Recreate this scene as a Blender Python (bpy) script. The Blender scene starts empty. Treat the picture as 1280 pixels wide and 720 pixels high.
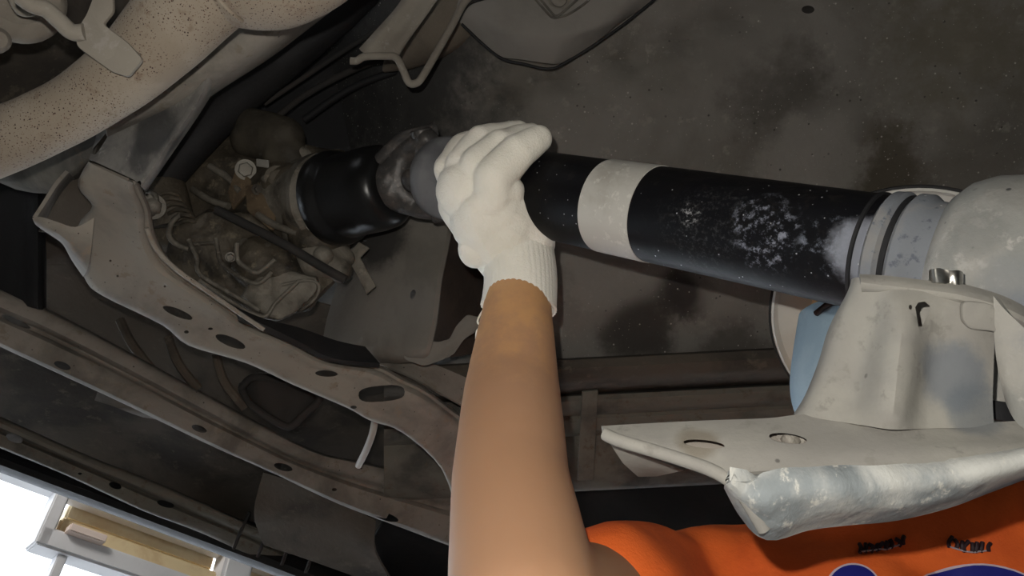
import bpy, bmesh, math, random
from mathutils import Vector, Matrix, noise
from mathutils.bvhtree import BVHTree
random.seed(4)
C = bpy.context.scene.collection
# ------------------------------------------------------------ camera
F = 1000.0; S = math.sqrt(0.5); CAM = Vector((0, 0, 1.2))
def P(x, y, d):
    """point seen at pixel x, y (1280x720) standing d metres in front of the camera plane"""
    cx = (x-640)/F*d; cy = (360-y)/F*d
    return Vector((cx, S*d-S*cy, CAM.z+S*d+S*cy))
def DZ(y, z):
    return z/(S*(1+(360-y)/F))
cd = bpy.data.cameras.new('camera'); cam = bpy.data.objects.new('camera', cd); C.objects.link(cam)
cam.location = CAM; cam.rotation_euler = (math.radians(135), 0, 0)
cd.sensor_width = 36; cd.lens = 36*F/1280; cd.clip_start = 0.02
bpy.context.scene.camera = cam
# ------------------------------------------------------------ world and light
w = bpy.data.worlds.new('world'); bpy.context.scene.world = w; w.use_nodes = True
w.node_tree.nodes['Background'].inputs[0].default_value = (0.86, 0.93, 1, 1)
w.node_tree.nodes['Background'].inputs[1].default_value = 4
def lamp(name, loc, power, size, col, kind='POINT', look=None):
    l = bpy.data.lights.new(name, kind); o = bpy.data.objects.new(name, l); C.objects.link(o)
    l.energy = power; l.color = col; o.location = loc
    if kind == 'POINT': l.shadow_soft_size = size
    else:
        l.size = size; o.rotation_euler = (Vector(look)-Vector(loc)).to_track_quat('-Z', 'Y').to_euler()
    return o
lamp('phone_light', P(640-700, 360-1400, 0.02)+Vector((0, 0, 0)), 9.0, 0.003, (1, 0.955, 0.88))
lamp('ambient_fill_light', (-1.4, -1.2, 2.9), 2.5, 0.5, (0.93, 0.96, 1), 'AREA', (0.2, 0.4, 1.5))  # area light for soft ambient fill, not a lamp in view
lamp('window_wall_fill_light', (-1.9, .9, 3.7), 26, .6, (1, .97, .92), 'AREA', (-1.5, 3.1, 2.3))  # added fill aimed at the window wall to brighten its frame
vs = bpy.context.scene.view_settings
vs.view_transform = 'Standard'; vs.look = 'None'; vs.gamma = 1; vs.use_curve_mapping = False; vs.exposure = 0
# ------------------------------------------------------------ helpers
def finish(name, me, m, parent=None, smooth=True, label=None):
    o = bpy.data.objects.new(name, me); C.objects.link(o)
    if m: me.materials.clear(); me.materials.append(m)
    if smooth:
        for p in me.polygons: p.use_smooth = True
        try: me.set_sharp_from_angle(angle=math.radians(42))
        except Exception: pass
    if parent is not None:
        r = parent
        while r.parent: r = r.parent
        me.transform(Matrix.Translation(-r.location)); o.parent = parent
    else:
        n = len(me.vertices)
        c = sum((v.co for v in me.vertices), Vector())/max(n, 1)
        me.transform(Matrix.Translation(-c)); o.location = c
    if label: o['label'] = label
    return o
def bmobj(name, bm, m, parent=None, smooth=True, label=None):
    bmesh.ops.recalc_face_normals(bm, faces=bm.faces[:])
    me = bpy.data.meshes.new(name); bm.to_mesh(me); bm.free()
    return finish(name, me, m, parent, smooth, label)
def thing(name, label, cat, loc, group=None):
    o = bpy.data.objects.new(name, None); C.objects.link(o); o.location = loc; o.empty_display_size = .03
    o['label'] = label; o['category'] = cat
    if group: o['group'] = group
    return o
def tag(o, label=None, cat=None, group=None, kind=None):
    for k, v in (('label', label), ('category', cat), ('group', group), ('kind', kind)):
        if v: o[k] = v
    return o
def evaluate(bm, mods):
    me = bpy.data.meshes.new('t'); bm.to_mesh(me); bm.free()
    return evalme(me, mods)
def evalme(me, mods):
    o = bpy.data.objects.new('t', me); C.objects.link(o)
    for kind, kw in mods:
        md = o.modifiers.new(kind, kind)
        for k, v in kw.items(): setattr(md, k, v)
    dg = bpy.context.evaluated_depsgraph_get()
    r = bpy.data.meshes.new_from_object(o.evaluated_get(dg))
    bpy.data.objects.remove(o); bpy.data.meshes.remove(me)
    return r
def cr(p0, p1, p2, p3, t):
    return 0.5*((2*p1)+(p2-p0)*t+(2*p0-5*p1+4*p2-p3)*t*t+(3*p1-p0-3*p2+p3)*t**3)
def curve(pts, n):
    out = []
    for i in range(len(pts)-1):
        a = pts[max(i-1, 0)]; b = pts[i]; c = pts[i+1]; d = pts[min(i+2, len(pts)-1)]
        for k in range(n): out.append(cr(a, b, c, d, k/n))
    out.append(pts[-1]); return out
def loft(name, rows, m, parent=None, thick=.003, nu=4, nv=4, bump=0, bs=8, holes=(), label=None, smoothrows=True, off=1, bev=0):
    """rows: lists of (px, py, d) or Vectors; smooth surface through them, given a sheet thickness"""
    R = [[P(*q) if not isinstance(q, Vector) else q for q in r] for r in rows]
    R = [curve(r, nv) for r in R]
    cols = [curve([R[i][j] for i in range(len(R))], nu) for j in range(len(R[0]))]
    nj = len(cols); ni = len(cols[0])
    bm = bmesh.new()
    vs_ = [[None]*nj for _ in range(ni)]
    for j in range(nj):
        for i in range(ni):
            p = cols[j][i].copy()
            if bump:
                p += (p-CAM).normalized()*bump*(noise.fractal(p*bs, 1, 2, 3))
            vs_[i][j] = bm.verts.new(p)
    for i in range(ni-1):
        for j in range(nj-1):
            bm.faces.new((vs_[i][j], vs_[i+1][j], vs_[i+1][j+1], vs_[i][j+1]))
    bmesh.ops.recalc_face_normals(bm, faces=bm.faces[:])
    me = evaluate(bm, [('SOLIDIFY', dict(thickness=thick, offset=0))])
    if holes: me = cut(me, holes)
    return finish(name, me, m, parent, True, label)
def prism(bm, pts, d0, d1):
    a = [bm.verts.new(P(x, y, d0)) for x, y in pts]; b = [bm.verts.new(P(x, y, d1)) for x, y in pts]
    n = len(pts)
    bm.faces.new(a); bm.faces.new(b[::-1])
    for i in range(n): bm.faces.new((a[i], b[i], b[(i+1) % n], a[(i+1) % n]))
def oval(x, y, rx, ry, ang=0, n=20, sq=1.0):
    o = []
    for k in range(n):
        t = 2*math.pi*k/n; c, s = math.cos(t), math.sin(t)
        c = math.copysign(abs(c)**sq, c); s = math.copysign(abs(s)**sq, s)
        a = math.radians(ang)
        o.append((x+rx*c*math.cos(a)-ry*s*math.sin(a), y+rx*c*math.sin(a)+ry*s*math.cos(a)))
    return o
def cut(me, holes):
    bm = bmesh.new()
    for pts, d0, d1 in holes: prism(bm, pts, d0, d1)
    bmesh.ops.recalc_face_normals(bm, faces=bm.faces[:])
    cm = bpy.data.meshes.new('c'); bm.to_mesh(cm); bm.free()
    co = bpy.data.objects.new('c', cm); C.objects.link(co)
    r = evalme(me, [('BOOLEAN', dict(operation='DIFFERENCE', object=co, solver='EXACT'))])
    bpy.data.objects.remove(co); return r
def plate(name, pts, m, parent=None, thick=.003, bev=.0012, holes=(), label=None, rnd=0):
    """flat cut sheet: pts (px, py, d) around its outline, thickness away from the camera"""
    V = [P(*q) for q in pts]
    if rnd:
        V2 = []
        for i, v in enumerate(V):
            a = V[i-1]; b = V[(i+1) % len(V)]
            for t in (0.0, .33, .66, 1.0):
                p0 = v.lerp(a, rnd); p1 = v.lerp(b, rnd)
                V2.append(p0.lerp(v, t).lerp(v.lerp(p1, t), t))
        V = V2
    c = sum(V, Vector())/len(V)
    nrm = Vector()
    for i in range(len(V)): nrm += (V[i]-c).cross(V[(i+1) % len(V)]-c)
    nrm.normalize()
    if nrm.dot(c-CAM) < 0: nrm = -nrm
    bm = bmesh.new()
    a = [bm.verts.new(v) for v in V]; b = [bm.verts.new(v+nrm*thick) for v in V]
    bm.faces.new(a); bm.faces.new(b[::-1])
    for i in range(len(V)): bm.faces.new((a[i], b[i], b[(i+1) % len(V)], a[(i+1) % len(V)]))
    bmesh.ops.recalc_face_normals(bm, faces=bm.faces[:])
    me = bpy.data.meshes.new(name); bm.to_mesh(me); bm.free()
    if holes: me = cut(me, holes)
    if bev: me = evalme(me, [('BEVEL', dict(width=bev, segments=2, limit_method='ANGLE'))])
    return finish(name, me, m, parent, True, label)
def sweep(bm, pts, radii, seg=16, closed=False, cap=True, rfun=None):
    n = len(pts); rings = []
    t0 = (pts[1]-pts[0]).normalized()
    u = t0.orthogonal().normalized()
    for i, p in enumerate(pts):
        t = (pts[min(i+1, n-1)]-pts[max(i-1, 0)])
        if t.length < 1e-9: t = t0
        t.normalize(); u = (u-t*u.dot(t)).normalized(); v = t.cross(u)
        ring = []
        for k in range(seg):
            a = 2*math.pi*k/seg; r = radii[i]*(rfun(i, a) if rfun else 1)
            ring.append(bm.verts.new(p+(u*math.cos(a)+v*math.sin(a))*r))
        rings.append(ring)
    for i in range(n-1):
        for k in range(seg):
            bm.faces.new((rings[i][k], rings[i][(k+1) % seg], rings[i+1][(k+1) % seg], rings[i+1][k]))
    if cap: bm.faces.new(rings[0][::-1]); bm.faces.new(rings[-1])
    return rings
def tube(name, pts, r, m, parent=None, seg=14, n=6, label=None, bump=0):
    """pts (px, py, d[, radius]) smooth tube"""
    V = [P(*q[:3]) if not isinstance(q, Vector) else q for q in pts]
    rr = [q[3] if (not isinstance(q, Vector) and len(q) > 3) else r for q in pts]
    rv = curve([Vector((x, 0, 0)) for x in rr], n); V = curve(V, n)
    bm = bmesh.new(); sweep(bm, V, [max(x.x, .0003) for x in rv], seg)
    if bump:
        for v in bm.verts: v.co += noise.noise_vector(v.co*30)*bump
    return bmobj(name, bm, m, parent, True, label)
def lathe(name, a, b, prof, m, parent=None, seg=64, label=None, cap=True, bump=0):
    """turned about the axis a->b; prof = (metres along, radius)"""
    ax = (b-a).normalized(); bm = bmesh.new()
    u = ax.orthogonal().normalized(); v = ax.cross(u); rings = []
    for t, r in prof:
        rings.append([bm.verts.new(a+ax*t+(u*math.cos(2*math.pi*k/seg)+v*math.sin(2*math.pi*k/seg))*max(r, 1e-4)) for k in range(seg)])
    for i in range(len(rings)-1):
        for k in range(seg):
            bm.faces.new((rings[i][k], rings[i][(k+1) % seg], rings[i+1][(k+1) % seg], rings[i+1][k]))
    if cap: bm.faces.new(rings[0][::-1]); bm.faces.new(rings[-1])
    if bump:
        for q in bm.verts: q.co += noise.noise_vector(q.co*25)*bump
    return bmobj(name, bm, m, parent, True, label)
def hexbolt(name, c, axis, r, h, m, parent, flange=True):
    axis = axis.normalized(); prof = []
    bm = bmesh.new(); u = axis.orthogonal().normalized(); v = axis.cross(u)
    def ring(t, rad, n, ph=0): return [bm.verts.new(c+axis*t+(u*math.cos(2*math.pi*k/n+ph)+v*math.sin(2*math.pi*k/n+ph))*rad) for k in range(n)]
    L = [(0, r*1.35, 24), (h*.25, r*1.35, 24)]
    R = [ring(*q) for q in L]
    for k in range(24): bm.faces.new((R[0][k], R[0][(k+1) % 24], R[1][(k+1) % 24], R[1][k]))
    bm.faces.new(R[1]); bm.faces.new(R[0][::-1])
    H = [ring(h*.2, r, 6), ring(h*.9, r, 6), ring(h, r*.85, 6)]
    for i in range(2):
        for k in range(6): bm.faces.new((H[i][k], H[i][(k+1) % 6], H[i+1][(k+1) % 6], H[i+1][k]))
    bm.faces.new(H[2]); bm.faces.new(H[0][::-1])
    return bmobj(name, bm, m, parent, True)
def blob(name, prims, m, parent=None, voxel=.004, smooth=4, disp=0, ds=20, label=None, post=None):
    """prims joined to ONE continuous surface: ('c', p1, r1, p2, r2) | ('e', centre, (rx,ry,rz)[, rot]) | ('b', centre, (sx,sy,sz), rot)"""
    bm = bmesh.new()
    for q in prims:
        if q[0] == 'c':
            _, a, ra, b, rb = q
            if (b-a).length < 1e-5: b = a+Vector((0, 0, 1e-4))
            ax = b-a; L = ax.length; ax = ax/L; u = ax.orthogonal().normalized(); v = ax.cross(u)
            prof = []
            for k in range(1, 7): t = -math.pi/2+k*math.pi/14; prof.append((math.sin(t)*ra, math.cos(t)*ra))
            prof.append((0, ra)); prof.append((L*.5, (ra+rb)/2)); prof.append((L, rb))
            for k in range(1, 7): t = k*math.pi/14; prof.append((L+math.sin(t)*rb, math.cos(t)*rb))
            sg = 20; rings = [[bm.verts.new(a+ax*t+(u*math.cos(2*math.pi*k/sg)+v*math.sin(2*math.pi*k/sg))*r) for k in range(sg)] for t, r in prof]
            for i in range(len(rings)-1):
                for k in range(sg): bm.faces.new((rings[i][k], rings[i][(k+1) % sg], rings[i+1][(k+1) % sg], rings[i+1][k]))
            bm.faces.new(rings[0][::-1]); bm.faces.new(rings[-1])
        elif q[0] == 'e':
            M = Matrix.Translation(q[1]) @ (q[3].to_4x4() if len(q) > 3 else Matrix.Identity(4)) @ Matrix.Diagonal((*q[2], 1))
            bmesh.ops.create_uvsphere(bm, u_segments=28, v_segments=18, radius=1, matrix=M)
        elif q[0] == 'p':
            prism(bm, q[1], q[2], q[3])
        else:
            M = Matrix.Translation(q[1]) @ q[3].to_4x4() @ Matrix.Diagonal((*q[2], 1))
            bmesh.ops.create_cube(bm, size=1, matrix=M)
    bmesh.ops.recalc_face_normals(bm, faces=bm.faces[:])
    me = evaluate(bm, [('REMESH', dict(mode='VOXEL', voxel_size=voxel)), ('SMOOTH', dict(factor=.5, iterations=smooth))])
    if disp:
        displace(me, lambda q: disp*noise.fractal(q*ds, 1, 2, 3))
    if post: post(me)
    return finish(name, me, m, parent, True, label)
def displace(me, f):
    nn = [v.normal.copy() for v in me.vertices]; co = []
    for v, n in zip(me.vertices, nn): co.extend(v.co+n*f(v.co))
    me.vertices.foreach_set('co', co); me.update()
def frame(zdir, up=Vector((0, 0, 1))):
    z = zdir.normalized(); x = up.cross(z).normalized(); y = z.cross(x)
    return Matrix((x, y, z)).transposed()
# ------------------------------------------------------------ materials
def mat(name, col, rough=.8, metal=0, c2=None, c3=None, scale=12, mix=.5, bump=.15, bscale=60, spots=None, speck=None, sss=0, patches=(), coat=0, spec=.3, stretch=(1, 1, 1)):
    """c2: broad dirt colour; c3: small wear; speck: (colour, scale, threshold) dots; patches: (world point, radius, colour, strength) stains and painted shade with a place of their own"""
    m = bpy.data.materials.new(name); m.use_nodes = True; nt = m.node_tree; N = nt.nodes; L = nt.links
    b = N['Principled BSDF']; b.inputs['Roughness'].default_value = rough; b.inputs['Metallic'].default_value = metal
    b.inputs['Specular IOR Level'].default_value = spec
    if coat: b.inputs['Coat Weight'].default_value = coat; b.inputs['Coat Roughness'].default_value = .15
    geo = N.new('ShaderNodeNewGeometry'); mp = N.new('ShaderNodeMapping'); mp.inputs['Scale'].default_value = stretch
    L.new(geo.outputs['Position'], mp.inputs['Vector']); pos = mp.outputs['Vector']
    def nz(sc, det=5, r=.6, dist=0):
        n = N.new('ShaderNodeTexNoise'); n.inputs['Scale'].default_value = sc; n.inputs['Detail'].default_value = det
        n.inputs['Roughness'].default_value = r; n.inputs['Distortion'].default_value = dist; L.new(pos, n.inputs['Vector']); return n.outputs['Fac']
    def ramp(src, a, bb):
        r = N.new('ShaderNodeMapRange'); r.interpolation_type = 'SMOOTHSTEP'; r.inputs['From Min'].default_value = a; r.inputs['From Max'].default_value = bb
        L.new(src, r.inputs['Value']); return r.outputs['Result']
    def mth(op, a, bb):
        n = N.new('ShaderNodeMath'); n.operation = op
        for i, q in enumerate((a, bb)):
            if isinstance(q, (int, float)): n.inputs[i].default_value = q
            else: L.new(q, n.inputs[i])
        return n.outputs[0]
    def mixc(f, a, bb):
        n = N.new('ShaderNodeMix'); n.data_type = 'RGBA'
        if isinstance(f, (int, float)): n.inputs[0].default_value = f
        else: L.new(f, n.inputs[0])
        for i, q in ((6, a), (7, bb)):
            if isinstance(q, tuple): n.inputs[i].default_value = (*q, 1)
            else: L.new(q, n.inputs[i])
        return n.outputs[2]
    c = tuple(col)
    if c2: c = mixc(ramp(nz(scale, 6, .62, .3), .62-mix*.35, .82-mix*.35), c, tuple(c2))
    if c3: c = mixc(ramp(nz(scale*6, 4, .7), .56, .68), c, tuple(c3))
    for pt, rad, pc, st, *gr in patches:
        vm = N.new('ShaderNodeVectorMath'); vm.operation = 'DISTANCE'; L.new(geo.outputs['Position'], vm.inputs[0]); vm.inputs[1].default_value = pt
        d = mth('DIVIDE', vm.outputs['Value'], rad)
        d = mth('SUBTRACT', mth('ADD', mth('SUBTRACT', 1.0, d), nz(28, 5, .7)), .5)
        f = mth('MULTIPLY', ramp(d, 0.05, .5), st)
        if gr: f = mth('MULTIPLY', f, ramp(nz(gr[0], 5, .75), .5, .66))
        c = mixc(f, c, tuple(pc))
    if speck:
        for sc_, ssc, th in speck:
            v = N.new('ShaderNodeTexVoronoi'); v.inputs['Scale'].default_value = ssc; L.new(pos, v.inputs['Vector'])
            f = ramp(v.outputs['Distance'], th, th*.55)
            f = mth('MULTIPLY', f, ramp(nz(scale*1.5, 2), .36, .5))
            c = mixc(f, c, tuple(sc_))
    if isinstance(c, tuple): b.inputs['Base Color'].default_value = (*c, 1)
    else: L.new(c, b.inputs['Base Color'])
    if bump:
        bn = N.new('ShaderNodeBump'); bn.inputs['Strength'].default_value = bump; bn.inputs['Distance'].default_value = .004
        L.new(nz(bscale, 6, .65), bn.inputs['Height']); L.new(bn.outputs[0], b.inputs['Normal'])
    if sss:
        b.inputs['Subsurface Weight'].default_value = sss; b.inputs['Subsurface Radius'].default_value = (.02, .008, .004); b.inputs['Subsurface Scale'].default_value = .5
    return m
M = {}
M['pipe'] = mat('speckled_exhaust_metal', (.205, .17, .13), .85, c2=(.25, .215, .17), c3=(.17, .13, .095), scale=9, speck=[((.045, .025, .02), 360, .24), ((.07, .03, .02), 470, .22), ((.1, .05, .03), 620, .22)], bump=.12)
M['pipe2'] = mat('dusty_weld_metal', (.2, .18, .15), .88, c2=(.165, .145, .12), c3=(.23, .21, .185), scale=14, bump=.25, speck=[((.62, .6, .55), 60, .06)])
M['cross'] = mat('dusty_crossmember_paint', (.24, .215, .18), .85, c2=(.155, .138, .12), c3=(.2, .16, .125), scale=9, bump=.2, speck=[((.05, .04, .035), 120, .1)])
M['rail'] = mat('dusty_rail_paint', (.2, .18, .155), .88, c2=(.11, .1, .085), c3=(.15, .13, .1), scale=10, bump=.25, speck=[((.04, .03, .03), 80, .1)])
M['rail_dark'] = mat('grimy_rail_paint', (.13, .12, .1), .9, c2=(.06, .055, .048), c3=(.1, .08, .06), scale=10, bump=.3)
M['pan'] = mat('dusty_floor_paint', (.155, .143, .128), .88, c2=(.115, .105, .09), c3=(.185, .17, .15), scale=5, bump=.5, bscale=55,
    speck=[((.3, .28, .25), 75, .1), ((.05, .045, .04), 60, .1), ((.24, .23, .2), 170, .12)],
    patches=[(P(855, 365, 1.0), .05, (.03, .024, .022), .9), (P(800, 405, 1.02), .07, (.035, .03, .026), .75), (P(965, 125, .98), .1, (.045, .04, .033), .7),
             (P(1085, 215, .98), .09, (.05, .04, .025), .8), (P(1180, 60, .98), .16, (.08, .07, .045), .6), (P(540, 80, 1.1), .25, (.03, .03, .03), .85),  # dark patches at the left end paint the shade of the deep tunnel
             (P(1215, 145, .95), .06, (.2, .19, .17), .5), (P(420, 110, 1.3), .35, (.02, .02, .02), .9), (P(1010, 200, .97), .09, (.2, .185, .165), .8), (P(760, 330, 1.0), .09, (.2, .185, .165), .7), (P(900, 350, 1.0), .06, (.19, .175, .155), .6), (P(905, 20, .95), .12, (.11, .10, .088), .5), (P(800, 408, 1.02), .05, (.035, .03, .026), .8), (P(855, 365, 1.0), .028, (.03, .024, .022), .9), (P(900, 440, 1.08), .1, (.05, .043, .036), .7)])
M['dark'] = mat('black_undercoat', (.022, .021, .02), .85, c2=(.035, .03, .027), scale=8, bump=.3)
M['vdark'] = mat('black_rubber_and_shade', (.009, .009, .01), .7, c2=(.016, .015, .015), scale=8, bump=.2)  # real rubber, and sheets painted black to stand for deep shade
M['brown'] = mat('brown_dusty_undercoat', (.085, .07, .055), .9, c2=(.04, .034, .028), c3=(.1, .085, .065), scale=6, bump=.3)
M['alu'] = mat('dirty_cast_aluminium', (.155, .14, .115), .62, .2, c2=(.05, .043, .034), c3=(.19, .17, .14), scale=16, bump=.5, bscale=90)
M['aludark'] = mat('oily_cast_aluminium', (.075, .062, .045), .55, .2, c2=(.022, .019, .015), c3=(.12, .1, .07), scale=14, bump=.5, bscale=80)
M['rust'] = mat('rusty_steel', (.105, .075, .045), .85, c2=(.05, .033, .022), c3=(.14, .1, .06), scale=25, bump=.4)
M['steel'] = mat('bright_bolt_steel', (.55, .54, .5), .3, 1, c2=(.3, .28, .25), scale=30, bump=.1)
M['bolt'] = mat('dull_bolt_steel', (.13, .12, .1), .5, .3, c2=(.07, .06, .05), scale=30, bump=.3)
pp = lambda t: P(640+(.093-.0+.118*t)/(.62-.117*t)*1000, 0, 1)
AX0 = Vector((.093, .100-.0+0, .62))
def camv(x, y, d): return Vector((x, S*d-S*y, CAM.z+S*d+S*y))
J = P(540, 219, .785)                      # the universal joint
E = P(1063, 311, .503)
AX = (E-J).normalized()
def onshaft(x):                            # point of the shaft's axis in line with picture column x
    best = None
    for k in range(0, 900):
        q = J+AX*(k*.001)
        r = q-CAM; d = (r.y+r.z)*S; px = 640+r.x/d*1000
        if best is None or abs(px-x) < best[0]: best = (abs(px-x), q, k*.001)
    return best[1], best[2]
s_mid = onshaft(880)[0]; s_end = onshaft(1035)[0]
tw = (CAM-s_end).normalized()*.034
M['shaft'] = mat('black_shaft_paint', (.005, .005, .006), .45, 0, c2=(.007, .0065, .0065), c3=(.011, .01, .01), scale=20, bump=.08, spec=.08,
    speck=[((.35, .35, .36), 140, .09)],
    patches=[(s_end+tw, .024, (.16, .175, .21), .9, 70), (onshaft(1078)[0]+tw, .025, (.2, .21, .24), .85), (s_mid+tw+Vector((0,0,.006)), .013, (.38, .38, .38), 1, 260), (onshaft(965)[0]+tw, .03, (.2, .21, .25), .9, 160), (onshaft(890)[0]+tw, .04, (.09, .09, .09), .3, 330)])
M['band'] = mat('grey_white_paint_band', (.42, .4, .36), .7, c2=(.34, .32, .28), c3=(.5, .48, .43), scale=22, bump=.08, patches=[(onshaft(800)[0]+(CAM-s_mid).normalized()*.03+Vector((0, 0, -.03)), .018, (.16, .14, .1), .7)])
M['yoke'] = mat('greasy_yoke_steel', (.05, .047, .045), .42, .3, c2=(.09, .078, .07), c3=(.12, .1, .09), scale=35, bump=.3)
M['greysteel'] = mat('grey_yoke_paint', (.15, .15, .155), .5, .1, c2=(.1, .1, .105), scale=20, bump=.1)
M['gloss'] = mat('glossy_black_cover', (.005, .005, .005), .3, 0, c2=(.007, .007, .007), scale=10, bump=.1, spec=.3)
M['dust'] = mat('blue_grey_dusted_steel', (.15, .16, .175), .8, c2=(.2, .195, .185), c3=(.09, .1, .12), scale=22, bump=.2, speck=[((.4, .4, .38), 100, .1)])
M['brk'] = mat('white_dusted_bracket', (.215, .205, .185), .9, c2=(.255, .245, .215), c3=(.19, .18, .16), scale=12, bump=.22, bscale=50,
    speck=[((.08, .075, .07), 42, .07)],
    patches=[(P(1195, 470, .378), .022, (.1, .115, .135), .7), (P(1215, 515, .378), .018, (.09, .105, .12), .6), (P(1250, 590, .378), .02, (.14, .17, .2), .7), (P(870, 553, .378), .014, (.15, .13, .1), .8), (P(985, 610, .378), .014, (.2, .18, .16), .5)])
M['brk2'] = mat('mottled_dusty_rubber', (.4, .4, .375), .92, c2=(.2, .22, .225), c3=(.46, .45, .41), scale=20, mix=.6, bump=.6, bscale=40, stretch=(1, .6, .6),
    patches=[(P(1240, 590, .378), .028, (.14, .18, .22), .75), (P(1140, 600, .378), .012, (.17, .18, .18), .7)])
M['bear'] = mat('white_dusted_bearing_housing', (.27, .26, .235), .88, c2=(.2, .2, .185), c3=(.3, .29, .265), scale=14, bump=.5, bscale=35, patches=[(P(1275, 420, .39), .03, (.1, .12, .16), .7), (P(1225, 290, .41), .02, (.15, .15, .14), .6), (P(1262, 350, .4), .02, (.16, .17, .175), .6), (P(1270, 240, .41), .02, (.17, .165, .15), .6)], speck=[((.05, .05, .05), 60, .1)])  # patches paint dark streaks and the blue-grey shadows at the right edge
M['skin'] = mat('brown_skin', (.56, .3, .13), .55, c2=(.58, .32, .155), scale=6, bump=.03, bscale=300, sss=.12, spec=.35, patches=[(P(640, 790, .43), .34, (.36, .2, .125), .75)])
M['glove'] = mat('white_cotton_knit', (.8, .755, .67), .95, c2=(.74, .7, .61), scale=12, bump=.35, bscale=500, sss=.05)
M['shirt'] = mat('orange_work_shirt', (.85, .15, .025), .85, c2=(.72, .115, .02), scale=9, bump=.25, bscale=300)
M['trouser'] = mat('dark_work_trousers', (.03, .035, .05), .9, bump=.2)
M['boot'] = mat('black_leather_boot', (.015, .013, .012), .5, bump=.2)
M['hat'] = mat('white_hard_hat_shell', (.62, .6, .55), .4, c2=(.56, .54, .49), scale=8, bump=.02)
M['hatedge'] = mat('black_hat_rim', (.02, .02, .02), .6, bump=.1)
M['mask'] = mat('light_blue_mask_cloth', (.27, .36, .42), .85, c2=(.32, .41, .46), scale=20, bump=.2, bscale=200)
M['eye'] = mat('eye_white', (.7, .7, .68), .2, bump=0); M['pupil'] = mat('dark_iris', (.02, .01, .008), .2, bump=0)
M['frame'] = mat('grey_window_paint', (.8, .79, .8), .6, c2=(.74, .73, .74), scale=5, bump=.05)
M['wood'] = mat('cream_timber', (.82, .66, .4), .7, c2=(.7, .52, .3), scale=6, bump=.1)
M['pale_wood'] = mat('pale_timber', (.95, .82, .58), .7, c2=(.85, .68, .44), scale=6, bump=.1)
M['pink'] = mat('pale_timber_end', (.85, .7, .62), .7, bump=.05)
M['concrete'] = mat('grey_concrete', (.3, .29, .27), .85, c2=(.2, .19, .18), scale=2, bump=.2)
M['plaster'] = mat('grey_plaster', (.4, .39, .37), .9, c2=(.34, .33, .31), scale=2, bump=.1)
M['white_hose'] = mat('pale_plastic_cable', (.4, .37, .33), .5, bump=.05)
def glassmat():
    m = bpy.data.materials.new('frosted_window_glass'); m.use_nodes = True; b = m.node_tree.nodes['Principled BSDF']
    b.inputs['Base Color'].default_value = (.95, .97, 1, 1); b.inputs['Roughness'].default_value = .25; b.inputs['Transmission Weight'].default_value = 1; b.inputs['IOR'].default_value = 1.05
    return m
M['glass'] = glassmat()
# ------------------------------------------------------------ the setting: garage
def boxobj(name, c, s, m, rot=0, parent=None):
    bm = bmesh.new(); bmesh.ops.create_cube(bm, size=1, matrix=Matrix.Translation(c) @ Matrix.Rotation(rot, 4, 'Z') @ Matrix.Diagonal((*s, 1)))
    bmesh.ops.bevel(bm, geom=bm.edges[:], offset=min(s)*.08, segments=2, affect='EDGES')
    return bmobj(name, bm, m, parent, True)
def slab(name, a, b, m):
    bm = bmesh.new(); a = Vector(a); b = Vector(b)
    bmesh.ops.create_cube(bm, size=1, matrix=Matrix.Translation((a+b)/2) @ Matrix.Diagonal((*(b-a), 1)))
    return tag(bmobj(name, bm, m, None, False), kind='structure')
slab('floor', (-6, -4, -.1), (8, 9, 0), M['concrete'])
slab('wall_right', (8, -4, 0), (8.1, 9, 4.2), M['plaster'])
slab('wall_back', (-4, -4.1, 0), (8, -4, 4.2), M['plaster'])
# glazed wall to the left front: passes through P(60,650,3.0) running (.71,.70)
W0 = P(60, 650, 3.0); WD = Vector((.714, .70, 0)); WN = Vector((-.70, .714, 0)); WR = math.atan2(.70, .714)
def wallpt(px, py):
    r = (P(px, py, 1)-CAM); t = (W0-CAM).dot(WN)/r.dot(WN); return CAM+r*t
def wl(px, py):
    q = wallpt(px, py)-W0; return q.dot(WD), q.z+W0.z
win = bpy.data.objects.new('window_1', None); C.objects.link(win); win.location = (W0.x, W0.y, 0); tag(win, kind='structure')
def wbar(name, a, b, th, dep, m, push=0):
    """bar in the wall plane from a to b, given as (along, height)"""
    A = Vector((W0.x, W0.y, 0))+WD*a[0]+Vector((0, 0, a[1]))+WN*push; B = Vector((W0.x, W0.y, 0))+WD*b[0]+Vector((0, 0, b[1]))+WN*push
    ax = (B-A); L_ = ax.length; ax.normalize()
    R = Matrix((ax, WN, ax.cross(WN))).transposed().to_4x4()
    bm = bmesh.new(); bmesh.ops.create_cube(bm, size=1, matrix=Matrix.Translation((A+B)/2) @ R @ Matrix.Diagonal((L_, dep, th, 1)))
    bmesh.ops.bevel(bm, geom=bm.edges[:], offset=min(th, dep)*.12, segments=2, affect='EDGES')
    return bmobj(name, bm, m, win, True)
ax0, zt = wl(66, 622); _, zb = wl(46, 668); zmid = (zt+zb)/2
_, zb2 = wl(100, 700)
print('window', ax0, zt, zb)
top = zt+.045
wbar('transom_rail', (ax0-3.0, top), (ax0+4.2, top), .06, .1, M['frame'])
wbar('transom_rail', (ax0-.0, zb-.015), (ax0+4.2, zb-.015), .075, .1, M['frame'])
wbar('window_post', (ax0+.02, zb-.05), (ax0+.02, top+.03), .05, .1, M['frame'])
for i, a in enumerate((.2, .95, 1.75, 2.5, 3.3)):
    wbar('window_mullion', (ax0+a-.09, .9), (ax0+a-.09, zb-.05), .035, .06, M['frame'])
for a in (-.42, -1.1, -1.8, -2.5):
    wbar('window_mullion', (ax0+a, .9), (ax0+a, top-.03), .03, .05, M['frame'], .12)
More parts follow.
